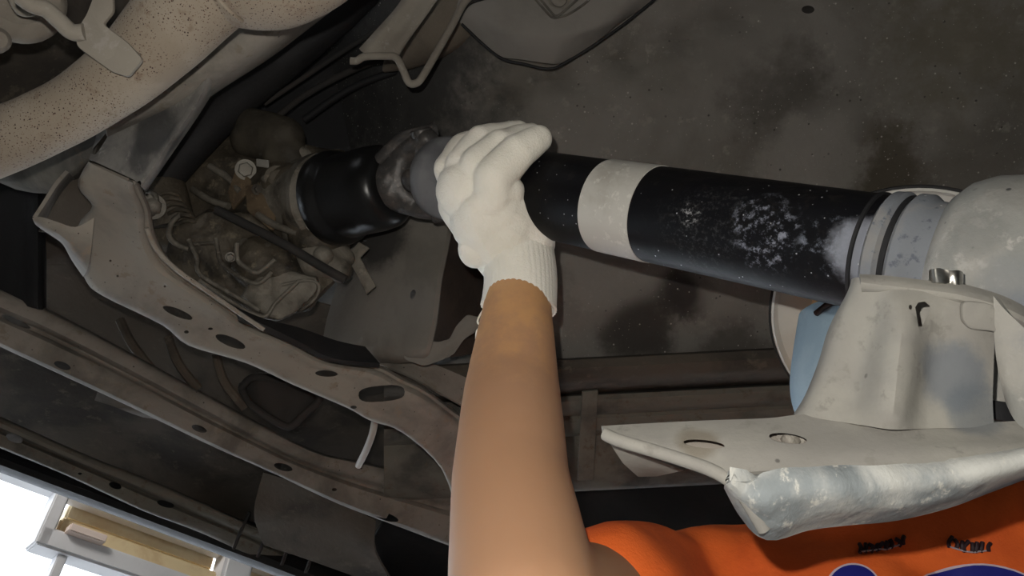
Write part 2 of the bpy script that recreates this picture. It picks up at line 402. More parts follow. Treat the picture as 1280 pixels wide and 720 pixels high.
for a in (.78, 1.7, 2.6, 3.5):
    wbar('window_post', (ax0+a, zb-.03), (ax0+a, top+.02), .13, .12, M['frame'])
wbar('glass_pane', (ax0-3, (.9+top)/2), (ax0, (.9+top)/2), top-.9, .006, M['glass'], .15)
wbar('glass_pane', (ax0, (.9+zb)/2), (ax0+4.2, (.9+zb)/2), zb-.95, .006, M['glass'], .15)
# cream timber bundles lying on the beam beyond
for i, (a, b) in enumerate(((.06, .76), (.80, 1.68), (1.72, 2.58), (2.62, 3.48))):
    for j, (dz, t, mm) in enumerate(((-.005, .08, 'wood'), (.09, .07, 'pale_wood'))):
        wbar('timber_board', (ax0+a+.02*j, zb+.06+dz), (ax0+b-.05*j, zb+.06+dz), t, .12, M[mm], .06+.05*j)
    wbar('timber_end', (ax0+a+.02, zb+.03), (ax0+a+.16, zb+.03), .03, .05, M['pink'], -.06)
def wallslab(name, a0, a1, z0, z1, m, th=.12):
    A = Vector((W0.x, W0.y, 0))+WD*((a0+a1)/2)+WN*.1+Vector((0, 0, (z0+z1)/2))
    bm = bmesh.new(); bmesh.ops.create_cube(bm, size=1, matrix=Matrix.Translation(A) @ Matrix.Rotation(WR, 4, 'Z') @ Matrix.Diagonal((a1-a0, th, z1-z0, 1)))
    return tag(bmobj(name, bm, m, None, False), kind='structure')
wallslab('wall_left', ax0-3, ax0+4.2, 0, .9, M['plaster']); wallslab('wall_left', ax0-3, ax0+4.2, top+.05, 4.2, M['plaster']); wallslab('wall_left', ax0+4.2, ax0+9, 0, 4.2, M['plaster'])

e0 = Vector((W0.x, W0.y, 0))+WD*(ax0-3); e1 = Vector((W0.x, W0.y, 0))+WD*(ax0+9)
slab('wall_front', (e0.x-.1, -4, 0), (e0.x, e0.y+.05, 4.2), M['plaster'])
bm = bmesh.new(); cc = [(e0.x, e0.y), (e1.x, e1.y), (8, e1.y), (8, -4), (e0.x, -4)]
a_ = [bm.verts.new((x, y, 4.2)) for x, y in cc]; b_ = [bm.verts.new((x, y, 4.3)) for x, y in cc]
bm.faces.new(a_); bm.faces.new(b_[::-1])
for i in range(5): bm.faces.new((a_[i], b_[i], b_[(i+1) % 5], a_[(i+1) % 5]))
tag(bmobj('ceiling', bm, M['plaster'], None, False), kind='structure')

# ------------------------------------------------------------ underbody sheets
def grid(xs, ys, f): return [[(x, y, f(x, y)) for x in xs] for y in ys]
body = thing('car_underbody', 'grey dusty underside of the raised car, floor pan with rails above everything', 'car body', P(800, 200, 1.0))
def dpan(x, y):
    d = .90+.00028*max(y, -100)
    if x < 640: d += ((640-x)/340)**1.4*.42
    if x > 1150: d -= (x-1150)*.0002
    d -= .03*math.exp(-((x-1215)/55)**2-((y-145)/45)**2)
    g = ((x-620)*.36+(y-130))/math.hypot(.36, 1)          # groove running up to the right
    if 560 < x < 1000: d += .022*math.exp(-(g/11)**2)*min(1, (x-560)/60)*min(1, (1000-x)/60)
    return d
loft('floor_panel', grid([250, 330, 400, 450, 500, 540, 580, 610, 640, 670, 700, 740, 780, 820, 860, 900, 940, 980, 1020, 1060, 1100, 1160, 1220, 1300, 1400, 1500],
    [-420, -300, -220, -160, -110, -60, -30, 0, 25, 50, 75, 100, 125, 150, 180, 210, 250, 290, 330, 370, 410, 440, 470], dpan), M['pan'], body, .003, 2, 3, .006, 7,
    holes=[(oval(1010, 12, 8, 5), .8, 1.0)])
plate('plug', [(*q, .93) for q in oval(1010, 12, 9, 6)], M['dark'], body, .004, .001)
# pressed plate at the top middle
loft('access_panel', [[(590, -60, .865), (640, -80, .86), (720, -80, .86), (800, -75, .86), (880, -50, .868)],
    [(572, 10, .872), (630, -10, .85), (710, -10, .85), (790, -20, .85), (818, -2, .875)],
    [(577, 28, .876), (630, 30, .852), (700, 35, .85), (760, 25, .852), (780, 22, .876)],
    [(600, 52, .878), (650, 50, .856), (690, 52, .855), (715, 50, .858), (730, 62, .878)],
    [(622, 70, .882), (650, 73, .874), (685, 78, .874), (695, 78, .876), (712, 73, .882)]], mat('panel_grey_paint', (.17, .157, .14), .85, c2=(.14, .13, .115), scale=7, bump=.15), body, .004, 5, 5)
tube('rim_seam', [(577, 30, .868), (622, 70, .872), (655, 80, .872), (688, 86, .872), (712, 75, .872), (740, 58, .87), (780, 30, .868), (820, -2, .866)], .0016, M['vdark'], body, 8)
for o_, r_ in ((0, 0), (7, 0)):
    tube('bead', [(660+o_, -12, .846), (684+o_*.8, 16, .846), (692+o_*.5, 22-o_*.3, .846), (700, 21-o_*.4, .846), (712-o_*.3, 17-o_, .846), (734-o_, 2-o_, .846), (745-o_, -12, .846)], .0013, M['rail_dark'], body, 8)
lathe('boss', P(699, -2, .85), P(699, -2, .83), [(0, .012), (.006, .012), (.008, .009), (.014, .008)], M['rail'], body, 24)
lathe('weld_spot', P(754, 14, .856), P(754, 14, .83), [(0, .006), (.0015, .006), (.003, .004), (.001, .003)], M['rail'], body, 24)
# side sill strips right of the arm
for i, (y0, y1, d0, d1, mm) in enumerate(((440, 487, .985, 1.09, 'brown'), (485, 512, 1.06, 1.075, 'rail_dark'), (508, 536, 1.085, 1.10, 'rail_dark'), (530, 604, 1.12, 1.15, 'rail_dark'))):
    rows = [[(x, y0+(900-x)*.045, d0+(e-.02 if e else 0)) for x in (480, 600, 700, 800, 900, 1010, 1120)] for e in (0,)]
    rows = [[(x, yy+(900-x)*.05, dd) for x in (480, 600, 700, 800, 900, 1010, 1120)] for yy, dd in ((y0, d0+.03), (y0+2, d0), ((y0+y1)/2, d0), (y1-4, d1), (y1, d1+.03))]
    loft('sill_strip', rows, M[mm], body, .003, 2, 2, .003, 15)
plate('seam_clip', [(728, 490, 1.045), (748, 488, 1.045), (742, 600, 1.09), (722, 602, 1.09)], M['rail_dark'], body, .006, .0015)
plate('gap_shade_sheet', [(520, 575, 1.3), (1300, 575, 1.3), (1300, 760, 1.5), (420, 760, 1.5)], M['vdark'], body, .01, .002)  # black sheet standing in for the unlit gap under the strips
# left underbody behind the rails
def dleft(x, y):
    d = DZ(y, .75)+.02*math.sin(x*.02+y*.01)
    if y < 170: d += .05+.1*min(1, (170-y)/60)
    return d
loft('side_floor_panel', [[(x, -590+k*75, dleft(x, -590+k*75)) for x in (-350, -150, -60, 0, 60, 120, 170, 200)] for k in range(15)], M['brown'], body, .003, 3, 2, .012, 5)
rowsL = []
for k in range(9):
    t = k/8; r = []
    for x in (-150, -60, 0, 60, 120, 180, 240, 300, 360, 420, 480, 540, 600, 660):
        yb = 548+x*.375; yt = 330+max(0, x-240)*.3
        y = yt+(yb-yt)*t; r.append((x, y, dleft(x, y)))
    rowsL.append(r)
loft('side_floor_panel', rowsL, M['brown'], body, .003, 3, 2, .012, 5)
loft('sill_panel', [[(x, 535+x*.375+dy, dd) for x in (-150, -50, 50, 150, 250, 350, 450, 560)] for dy, dd in ((0, 1.50), (20, 1.42), (45, 1.38), (54, 1.44))], M['vdark'], body, .004, 3, 3)  # sill coloured black to give the deep shadow band along it
loft('wheel_well', [[(x, y+x*.3, .9+(.1 if x == 56 else 0)) for x in (-80, -20, 30, 50, 56)] for y in (225, 270, 330, 372)], M['vdark'], body, .004)
loft('tunnel_shade_sheet', [[(140+dx, 60+k*70, 1.08-k*.01+dx*.0003) for dx in (0, 100, 200, 300, 400)] for k in range(5)], M['vdark'], body, .004, 2, 2, .01, 8)  # black sheet that paints the darkness of the tunnel cavity
boxobj('light_block_slab', Vector((.1, .5, 2.58)), (3.0, 2.1, .05), M['vdark'], 0, body)  # unseen slab added to stop light leaking in from above
# side rails
def rail(name, L_, U_, zz, m, holes, label=None):
    rows = []
    for (lx, ly), (ux, uy) in zip(L_, U_):
        f = lambda a: (lx+(ux-lx)*a, ly+(uy-ly)*a)
        dd = DZ((ly+uy)/2, zz); r = []
        for a, e in ((-.02, .05), (0, .006), (.12, 0), (.42, .002), (.5, .012), (.62, .012), (.72, .0), (.93, .002), (1, .012), (1.03, .05)):
            x, y = f(a); r.append((x, y, dd+e))
        rows.append(r)
    hs = [(oval(x, y, rx, ry, an), DZ(y, zz)-.04, DZ(y, zz)+.03) for x, y, rx, ry, an in holes]
    return loft(name, rows, m, body, .003, 4, 2, .002, 14, hs, label)
rail('side_rail', [(-90, 385), (0, 430), (65, 460), (166, 507), (263, 554), (339, 588), (425, 628), (505, 658), (590, 690)],
     [(-90, 322), (0, 364), (60, 390), (155, 440), (280, 508), (388, 564), (453, 580), (533, 597), (640, 618)], .60, M['rail'],
     [(78, 457, 11, 4.5, 20), (249, 536, 10, 4, 20), (354, 584, 12, 4.5, 15), (480, 645, 19, 5, 18), (418, 612, 3, 2, 0), (20, 402, 20, 3.5, 24)], 'nearer dusty rail with oval holes')
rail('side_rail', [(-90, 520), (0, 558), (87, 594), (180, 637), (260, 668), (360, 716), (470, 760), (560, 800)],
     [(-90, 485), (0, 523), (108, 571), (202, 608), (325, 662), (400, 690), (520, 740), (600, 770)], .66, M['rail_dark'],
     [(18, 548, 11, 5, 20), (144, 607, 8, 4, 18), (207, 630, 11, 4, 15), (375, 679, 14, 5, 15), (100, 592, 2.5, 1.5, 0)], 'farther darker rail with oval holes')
# bracing between the rails
loft('brace', [[(130, 470, 1.02), (200, 505, 1.0), (255, 530, 1.02)], [(120, 500, 1.05), (150, 510, 1.02), (180, 520, 1.04)]], M['brown'], body, .004)
loft('brace', [[(330, 590, 1.24), (400, 612, 1.22), (470, 650, 1.24)], [(318, 640, 1.27), (380, 650, 1.26), (470, 690, 1.27)], [(330, 680, 1.32), (390, 700, 1.32), (500, 740, 1.33)]], M['brown'], body, .004, 4, 4, .008, 12)
for k in range(4):
    tube('stiffening_bead', [(312+k*30, 640+k*8, 1.33), (302+k*30, 662+k*9, 1.335), (292+k*30, 686+k*10, 1.34)], .003, M['dark'], body, 8)
for k in range(3):
    tube('stiffening_bead', [(150+k*60, 400+k*22, 1.03), (165+k*58, 430+k*24, 1.02), (190+k*58, 462+k*24, 1.03)], .006, M['brown'], body, 8)
# cast chassis mount below the joint
mount = thing('chassis_mount', 'grey box-shaped chassis mount with a hole, behind the gloved wrist', 'car part', P(540, 380, .92))
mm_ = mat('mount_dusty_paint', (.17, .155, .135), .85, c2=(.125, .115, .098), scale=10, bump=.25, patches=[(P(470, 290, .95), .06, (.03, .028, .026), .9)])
ms_ = mat('mount_grimy_shaded_paint', (.032, .024, .019), .8, c2=(.05, .036, .028), scale=14, bump=.3)  # rusty side, its colour also darkened as shade for turning away
loft('front_face', [[(450, 262, 1.0), (490, 258, .96), (530, 256, .935), (563, 258, .92), (566, 258, .94)], [(440, 300, 1.0), (475, 300, .955), (515, 298, .925), (557, 300, .905), (560, 300, .925)], [(425, 350, 1.0), (460, 350, .95), (505, 350, .92), (547, 350, .895), (550, 350, .915)],
    [(410, 400, 1.0), (445, 402, .945), (495, 404, .915), (540, 404, .885), (543, 404, .905)], [(405, 430, 1.0), (440, 436, .94), (490, 440, .905), (532, 440, .883), (535, 440, .90)], [(405, 440, 1.02), (440, 448, .96), (490, 452, .92), (528, 450, .90), (530, 450, .91)]], mm_, mount, .004, 4, 4, .0015, 20,
    holes=[(oval(516, 368, 3.5, 6, 15), .8, .96)])
loft('side_face', [[(562, 256, .923), (585, 254, .97), (618, 250, 1.03)], [(556, 300, .908), (580, 298, .96), (616, 296, 1.03)], [(546, 350, .898), (575, 352, .95), (612, 350, 1.03)], [(539, 404, .888), (570, 410, .94), (606, 412, 1.0)], [(534, 440, .886), (565, 446, .93), (600, 440, .98)]], ms_, mount, .004, 4, 4, .002, 25, label='brown grimy side face with shade in its colour')
plate('mount_foot', [(505, 432, .898), (528, 424, .888), (548, 428, .884), (562, 424, .882), (570, 408, .882), (584, 393, .886), (606, 399, .893), (596, 414, .895), (580, 424, .892), (568, 442, .886), (560, 447, .885), (530, 458, .886), (505, 449, .895)], mm_, mount, .005, .0012, holes=[(oval(525, 437, 9, 4, 12), .84, .94)], rnd=.2)
loft('mount_flange', [[(400, 430, 1.0), (450, 425, .98), (500, 440, .95), (540, 455, .95), (600, 480, .98)], [(420, 452, .97), (470, 456, .94), (510, 470, .93), (550, 492, .94), (600, 520, .97)]], M['rail'], mount, .004, 4, 4)

# crossmember
cm = thing('transmission_crossmember', 'long pale dusty pressed steel crossmember with slots below the transmission', 'car part', P(300, 400, .8))
Lo = [(113, 203), (100, 232), (118, 258), (100, 284), (104, 325), (110, 350), (130, 368), (205, 405), (237, 430), (309, 452), (367, 479), (435, 508), (464, 524), (504, 539), (554, 586), (575, 650)]
Up = [(172, 230), (176, 238), (186, 262), (190, 285), (200, 310), (215, 330), (240, 350), (290, 385), (316, 405), (374, 429), (413, 450), (470, 457), (504, 474), (532, 488), (572, 517), (650, 570)]
rows = []
for (lx, ly), (ux, uy) in zip(Lo, Up):
    dd = DZ((ly+uy)/2, .545); r = []
    for a, e in ((0, .05), (0, .012), (.07, .002), (.3, 0), (.6, -.002), (.8, -.006), (.9, .004), (.98, .008), (1.0, .05)):
        r.append((lx+(ux-lx)*a, ly+(uy-ly)*a, dd+e))
    rows.append(r)
def hh(x, y, rx, ry, an, sq=1): dd = DZ(y, .545); return (oval(x, y, rx, ry, an, 20, sq), dd-.04, dd+.03)
loft('beam', rows, M['cross'], cm, .0032, 4, 3, .0025, 14,
     [hh(222, 391, 20, 5, 22), hh(288, 427, 20, 6, 22), hh(233, 415, 3, 2, 0), hh(263, 411, 3, 1.5, 0), hh(408, 467, 14, 4, 3), hh(477, 492, 29, 10, -5, .7), hh(442, 509, 4, 2, 0), hh(138, 326, 1.5, 1.5, 0), hh(147, 345, 1.5, 1.5, 0), hh(206, 358, 1.5, 1.5, 0)])
loft('mounting_ear', [[(42, 272, .665), (54, 272, .664), (72, 278, .664), (95, 284, .667), (118, 272, .67)], [(46, 279, .672), (58, 286, .668), (76, 296, .668), (92, 312, .672), (112, 330, .68)], [(52, 284, .72), (64, 292, .72), (80, 304, .72), (92, 325, .73), (106, 345, .73)]], M['cross'], cm, .003, 4, 4)
loft('ear_wall', [[(43, 272, .667), (56, 252, .674), (70, 230, .685), (84, 214, .70)], [(56, 274, .75), (66, 254, .75), (78, 236, .76), (92, 222, .77)]], M['rail'], cm, .003, 4, 4)
loft('ear_back', [[(50, 290, .77), (90, 290, .76), (130, 280, .75)], [(62, 240, .77), (95, 225, .76), (135, 230, .75)]], M['brown'], cm, .003)
tube('edge_bead', [(183, 285, .687), (196, 312, .70), (222, 338, .715), (262, 366, .735), (300, 392, .755), (330, 412, .765)], .0022, M['cross'], cm, 8)
loft('rubber_pad', [[(296, 388, .80), (330, 402, .80), (372, 412, .82), (420, 428, .84), (455, 436, .86)], [(300, 398, .775), (330, 410, .78), (372, 430, .80), (414, 450, .82), (474, 457, .84)]], M['vdark'], cm, .006, 4, 4)

# folded bracket under the exhaust
fb = thing('chassis_bracket', 'smudged grey folded bracket with a keyhole slot, under the speckled exhaust pipe', 'bracket', P(180, 190, .66))
loft('bracket_plate', [[(118, 150, .70), (150, 130, .69), (200, 100, .67), (250, 90, .655), (262, 100, .65), (268, 108, .69)],
    [(122, 170, .69), (150, 150, .68), (195, 140, .665), (236, 130, .652), (244, 134, .65), (247, 142, .69)],
    [(118, 185, .685), (140, 185, .675), (170, 180, .665), (203, 178, .655), (211, 182, .652), (214, 190, .69)],
    [(113, 200, .68), (125, 205, .675), (145, 214, .668), (170, 226, .66), (178, 234, .658), (181, 238, .69)]],
    mat('bracket_dusty_paint', (.17, .16, .145), .8, c2=(.1, .095, .09), c3=(.2, .19, .17), scale=14, bump=.2, patches=[(P(195, 165, .66), .03, (.03, .03, .03), .85), (P(175, 200, .66), .014, (.04, .04, .04), .6)]), fb, .003, 4, 4, 0, 8,
    holes=[([(113, 188), (114, 192), (119, 193), (123, 189), (135, 170), (132, 167), (118, 184)], .6, .76), (oval(174, 229, 2.5, 3), .6, .76)])
loft('side_plate', [[(-20, 190, .78), (40, 175, .76), (80, 165, .74), (125, 150, .73)], [(-20, 215, .78), (30, 225, .765), (70, 215, .75), (118, 190, .73)], [(20, 235, .80), (50, 240, .78), (75, 235, .76), (110, 200, .74)]], M['rail_dark'], fb, .003)

# heat shield / rail above the exhaust
hs_ = thing('heat_shield', 'smooth grey curved sheet between the exhaust and the dark tunnel', 'shield', P(330, 60, .66))
loft('shield_sheet', [[(x, y0, .66), (x+6, y0+(y1-y0)*.4, .64), (x+12, y0+(y1-y0)*.8, .65), (x+14, y1, .68), (x+16, y1+4, .74)] for x, y0, y1 in
    ((120, 120, 170), (170, 90, 150), (220, 60, 132), (270, 30, 100), (320, 5, 68), (370, -30, 30), (420, -70, -8), (480, -120, -50), (640, -300, -200))], M['rail'], hs_, .002, 4, 4)
# exhaust
ex = thing('exhaust_pipe', 'thick beige exhaust pipe covered in brown rust specks, top left corner', 'exhaust', P(120, 120, .55))
tube('pipe', [(-90, 218, .56, .0225), (-20, 186, .558, .0225), (50, 156, .552, .022), (110, 124, .548, .0222), (165, 82, .54, .0245), (213, 34, .535, .028), (258, -14, .53, .031), (310, -62, .53, .034), (360, -110, .53, .034), (470, -240, .53, .034), (560, -400, .53, .034)], .0225, M['pipe'], ex, 48, 8, None, .0006)
tube('muffler_neck', [(262, -36, .53, .028), (296, -30, .528, .033), (345, -34, .525, .035), (395, -54, .525, .033), (450, -94, .525, .03), (540, -200, .525, .03), (640, -400, .525, .03)], .03, M['pipe'], ex, 48, 8, None, .0006)
tube('weld_bead', [(262, -18, .495), (276, 2, .496), (290, 17, .50), (302, 26, .512)], .0016, M['pipe'], ex, 8)
plate('hanger_plate', [(94, 40, .500), (108, 18, .500), (118, -8, .502), (140, -12, .503), (141, 14, .502), (128, 30, .500), (158, 52, .500), (178, 74, .501), (160, 96, .503), (140, 90, .503), (96, 58, .501)], M['pipe2'], ex, .0035, .0012, rnd=.18)
loft('hanger_foot', [[(124, 50, .502), (148, 54, .502), (176, 68, .507)], [(112, 66, .503), (136, 80, .504), (158, 90, .511)]], M['pipe2'], ex, .003)
tube('hanger_rod', [(26, -4, .49), (40, 6, .492), (58, 12, .495), (74, 26, .497), (90, 40, .499), (106, 40, .500)], .0052, M['pipe2'], ex, 16, 8)
hs2 = thing('resonator_end', 'rounded lumpy dust-coated metal housing in the top left corner', 'car part', P(20, 0, .6))
lathe('housing', P(22, -4, .66), P(24, 2, .56), [(0, .030), (.04, .034), (.062, .033), (.07, .028), (.073, .018), (.068, .012)], M['pipe2'], hs2, 40, bump=.001)
lathe('lug', P(-6, 52, .60), P(2, 46, .56), [(0, .009), (.02, .009), (.024, .006)], M['pipe2'], hs2, 20)
tube('ring', [(12, -6, .565), (24, 14, .566), (40, 16, .567), (52, 4, .567), (46, -12, .566)], .0025, M['pipe2'], hs2, 10)

# hanger hook at the top
hk = thing('exhaust_hanger', 'pale bent steel hanger strap with a square U rod at the top', 'hanger', P(500, 60, .8))
loft('strap', [[(450, 62, .80), (454, 66, .795), (466, 70, .795), (492, 72, .795), (498, 68, .80)], [(468, 42, .80), (474, 46, .795), (488, 50, .798), (502, 56, .795), (508, 52, .80)], [(498, 8, .80), (503, 12, .795), (514, 17, .798), (526, 24, .795), (530, 20, .80)], [(530, -40, .80), (535, -36, .795), (546, -30, .798), (558, -22, .795), (562, -26, .80)]], M['pipe2'], hk, .003, 5, 4, .001, 60)
tube('rod', [(438, 76, .795), (446, 76, .795), (456, 71, .793), (480, 70, .792), (495, 72, .79), (504, 88, .79), (511, 103, .79), (520, 104, .79), (528, 96, .79), (548, 62, .80), (566, 30, .81), (580, 4, .82), (596, -12, .83)], .0038, M['pipe2'], hk, 12, 6)
tube('rod', [(548, 62, .815), (568, 28, .825), (585, 2, .835), (620, -8, .84)], .004, M['dark'], hk, 12, 6)
fp = tube('fuel_pipe', [(480, 88, 1.0, .003), (505, 66, .98, .022), (545, 35, .96, .034), (600, -12, .94, .04), (670, -80, .93, .04)], .03, mat('brown_dusty_pipe', (.13, .11, .085), .85, c2=(.09, .075, .06), scale=12, bump=.3), None, 24)
tag(fp, 'brownish tapering pipe behind the hanger strap at the top', 'pipe')
for i, (pts, r_, lab) in enumerate((([(240, 200, .95), (320, 165, .98), (380, 120, 1.0), (440, 88, 1.02), (500, 66, 1.02)], .004, 'upper thin black brake line crossing the dark tunnel'),
    ([(330, 130, .98), (420, 70, .99), (480, 30, .99), (540, -20, .98)], .003, 'thin black line running up behind the hanger strap'),
    ([(200, 225, .9), (245, 175, .9), (290, 130, .92), (350, 80, .95), (420, 20, .95), (470, -30, .95)], .022, 'thick black hose running up from the crossmember'),
    ([(380, 150, 1.05), (450, 105, 1.05), (560, 70, 1.05)], .005, 'dull black pipe above the shaft cover'))):
    tag(tube('brake_line' if i != 2 else 'rubber_hose', pts, r_, M['vdark'] if i > 1 else M['dark'], None, 12), lab, 'pipe' if i != 2 else 'hose')
wc = tube('cable', [(470, 515, 1.0), (466, 540, 1.0), (458, 562, 1.02), (448, 582, 1.05)], .0045, M['white_hose'], None, 12)
tag(wc, 'short pale cable hanging below the crossmember', 'cable')
# dark rounded box
bx = thing('plastic_box', 'dark rounded plastic box between crossmember and rail', 'box', P(350, 500, 1.02))
loft('lid', [[(x, y, 1.03+e) for x, y, e in r] for r in (((300, 480, .05), (318, 472, 0), (345, 474, 0), (385, 484, 0), (400, 496, .05)), ((302, 492, .03), (322, 488, .008), (350, 490, .01), (380, 500, .008), (397, 506, .03)), ((312, 502, .02), (330, 508, .008), (352, 514, .01), (372, 516, .008), (388, 518, .03)), ((330, 515, .05), (345, 526, .01), (358, 532, .0), (366, 530, .01), (374, 524, .05)))], M['dark'], bx, .004, 4, 4)
tube('rim', [(302, 485, 1.03), (316, 472, 1.02), (350, 474, 1.02), (388, 484, 1.02), (400, 498, 1.03), (380, 518, 1.03), (362, 533, 1.03), (340, 524, 1.03), (312, 504, 1.03), (302, 485, 1.03)], .005, M['dark'], bx, 10)

# ------------------------------------------------------------ transmission
tr = thing('transmission', 'oily cast aluminium gearbox with bolts, ribs and tail housing above the crossmember', 'gearbox', P(320, 280, .95))
ident = Matrix.Identity(3)
blob('casing', [('c', P(200, 215, 1.02), .085, P(330, 250, .97), .07), ('c', P(240, 280, 1.0), .075, P(350, 290, .96), .06), ('c', P(330, 250, .95), .055, P(405, 245, .90), .046), ('c', P(280, 165, 1.02), .04, P(345, 190, .96), .035),
    ('c', P(345, 195, .92), .02, P(425, 205, .90), .016), ('c', P(370, 290, .92), .04, P(402, 318, .89), .026), ('c', P(385, 250, .90), .04, P(400, 300, .89), .035)], M['aludark'], tr, .004, 3, .004, 28)
lathe('tail_housing', P(368, 252, .93), P(425, 247, .87), [(0, .052), (.012, .054), (.02, .05), (.05, .048), (.058, .051), (.07, .051), (.075, .046)], M['alu'], tr, 48, bump=.0015)
blob('housing_lobe', [('c', P(380, 275, .90), .03, P(395, 325, .875), .022), ('c', P(395, 325, .875), .018, P(425, 338, .87), .014), ('c', P(402, 305, .885), .02, P(430, 320, .88), .012)], M['alu'], tr, .003, 3, .002, 40)
lathe('ball_stud', P(404, 320, .86), P(403, 318, .83), [(0, .011), (.004, .011), (.008, .008), (.01, .004)], M['alu'], tr, 24)
blob('valve_body', [('p', [(205, 330), (222, 285), (262, 262), (310, 268), (405, 330), (420, 350), (388, 385), (345, 402), (325, 396), (250, 355)], .865, .93), ('c', P(325, 330, .87), .03, P(350, 335, .87), .028)], M['aludark'], tr, .003, 3, .004, 30)
blob('oil_pan', [('p', [(330, 330), (372, 340), (398, 346), (398, 362), (376, 388), (350, 400), (330, 392), (300, 372)], .845, .90)], M['alu'], tr, .003, 4, .003, 35)
for pts, r_ in (([(226, 268, .86), (214, 280, .855), (212, 296, .85), (222, 306, .85), (236, 312, .85)], .004),
        ([(236, 300, .85), (246, 322, .845), (250, 342, .84), (280, 362, .84), (325, 388, .84)], .0035),
        ([(242, 306, .855), (260, 304, .855), (272, 304, .855)], .003),
        ([(270, 298, .85), (276, 326, .845), (296, 344, .84), (322, 354, .84), (340, 340, .84)], .0035),
        ([(296, 304, .84), (297, 325, .838), (310, 336, .836), (321, 341, .835), (332, 334, .835), (344, 324, .835)], .0035),
        ([(250, 350, .84), (290, 378, .838), (328, 396, .838), (345, 378, .838), (372, 352, .838)], .003),
        ([(352, 356, .84), (384, 350, .84), (398, 356, .84), (394, 372, .84), (376, 388, .84)], .0025)):
    tube('casting_rib', [(x, y, d+.003) for x, y, d in pts], r_*.72, M['alu'], tr, 10, 5, None, .0006)
blob('solenoid_cap', [('c', P(318, 318, .88), .024, P(330, 322, .865), .02)], M['alu'], tr, .002, 2, .001, 60)
blob('sensor_block', [('c', P(300, 150, .93), .018, P(355, 172, .91), .024), ('c', P(310, 175, .92), .02, P(362, 190, .905), .02), ('c', P(340, 195, .9), .012, P(368, 200, .9), .014)], mat('sensor_dark_plastic', (.03, .025, .018), .7, c2=(.05, .042, .03), scale=20, bump=.3), tr, .003, 3, .001, 40, 'dark sensor block')
tube('selector_shaft', [(362, 186, .90), (395, 200, .90), (430, 205, .90)], .009, M['alu'], tr, 16)
vd = (CAM-P(320, 220, .9)).normalized()
for x, y, d_, r_, mm in ((307, 212, .89, .0085, 'bolt'), (347, 223, .885, .0105, 'aludark'), (386, 282, .865, .005, 'bolt'), (365, 252, .87, .004, 'bolt'), (316, 278, .885, .004, 'bolt'), (191, 258, .84, .010, 'bolt'), (288, 321, .845, .004, 'bolt'), (398, 248, .86, .004, 'bolt')):
    hexbolt('bolt', P(x, y, d_), vd, r_, .010, M[mm], tr)
for x, y, w_ in ((328, 204, 16), (361, 208, 12)):
    plate('bright_tab', [(x-w_/2, y-6, .888), (x+w_/2, y-4, .888), (x+w_/2, y+6, .888), (x-w_/2, y+4, .888)], mat('tab_zinc_steel', (.17, .16, .14), .5, bump=.1) if x == 328 else bpy.data.materials['tab_zinc_steel'], tr, .003, .001)
plate('rusty_bracket', [(306, 232, .885), (330, 228, .883), (346, 262, .876), (340, 288, .87), (322, 278, .875), (308, 262, .88)], M['rust'], tr, .006, .0015)
plate('rusty_bracket', [(296, 206, .89), (314, 226, .888), (310, 240, .886), (290, 262, .89), (284, 240, .892)], M['rust'], tr, .006, .0015)
for k in range(7):
    a_ = k*math.pi*2/7+.3; ta = (P(425, 247, .87)-P(368, 252, .93)).normalized(); tu = ta.orthogonal().normalized(); tv = ta.cross(tu)
    hexbolt('bolt', P(368, 252, .93)+ta*.012+(tu*math.cos(a_)+tv*math.sin(a_))*.056, ta, .0045, .006, M['bolt'], tr)
for pts in ([(330, 222, .885), (352, 240, .876), (372, 248, .868)], [(322, 268, .878), (345, 282, .87), (372, 292, .862)], [(262, 208, .91), (285, 222, .90), (300, 240, .89)], [(240, 236, .91), (262, 250, .90), (286, 258, .89)]):
    tube('casting_rib', pts, .004, M['alu'], tr, 10, 5, None, .0006)
tube('shift_lever', [(270, 262, .855), (310, 282, .85), (360, 308, .848), (400, 332, .85), (432, 350, .85)], .005, M['dark'], tr, 12)
plate('heat_tab', [(432, 322, .90), (448, 302, .90), (462, 310, .90), (450, 322, .895), (470, 358, .895), (458, 368, .895), (444, 340, .895)], M['alu'], tr, .003, .001)
tube('breather_boot', [(206, 232, .90), (212, 255, .89), (218, 280, .89)], .022, M['aludark'], tr, 20)
for k in range(6):
    q = P(200+k*3.5, 238+k*9, .885-.001*k); q2 = P(204+k*3.5, 262+k*9, .86)
    tube('boot_ring', [(196+k*5, 246+k*7, .868), (206+k*5, 241+k*7, .862), (218+k*5, 242+k*7, .864), (226+k*5, 248+k*7, .872)], .0024, M['aludark'], tr, 8)
tube('hose_clamp', [(186, 240, .84), (194, 244, .836), (195, 256, .835), (190, 268, .84), (182, 272, .85)], .003, M['bolt'], tr, 10)

# ------------------------------------------------------------ propeller shaft
ps = thing('propeller_shaft', 'glossy black propeller shaft with a grey-white painted band, held by the gloved hand', 'shaft', J.copy())
RT = .0365
def at(x): return onshaft(x)[1]
s0 = at(628); s1 = at(722+26); s2 = at(790+14); s3 = at(1112)
print('stations', s0, s1, s2, s3, RT)
lathe('tube', J, E, [(s0-.03, .026), (s0-.015, .027), (s0+.004, .030), (s0+.018, RT-.002), (s0+.024, RT), (s1-.02, RT), (s2, RT), (s3, RT)], M['shaft'], ps, 96)
sb0 = at(760); sb1 = at(821)
lathe('painted_band', J, E, [(sb0, RT-.001), (sb0+.0003, RT+.0006), (sb1, RT+.0006), (sb1+.0003, RT-.001)], M['band'], ps, 96, 'grey-white band', cap=False)
lathe('seal_groove', J, E, [(s3-.0115, RT), (s3-.011, RT+.0012), (s3-.009, RT+.0012), (s3-.0085, RT)], M['vdark'], ps, 80, cap=False)
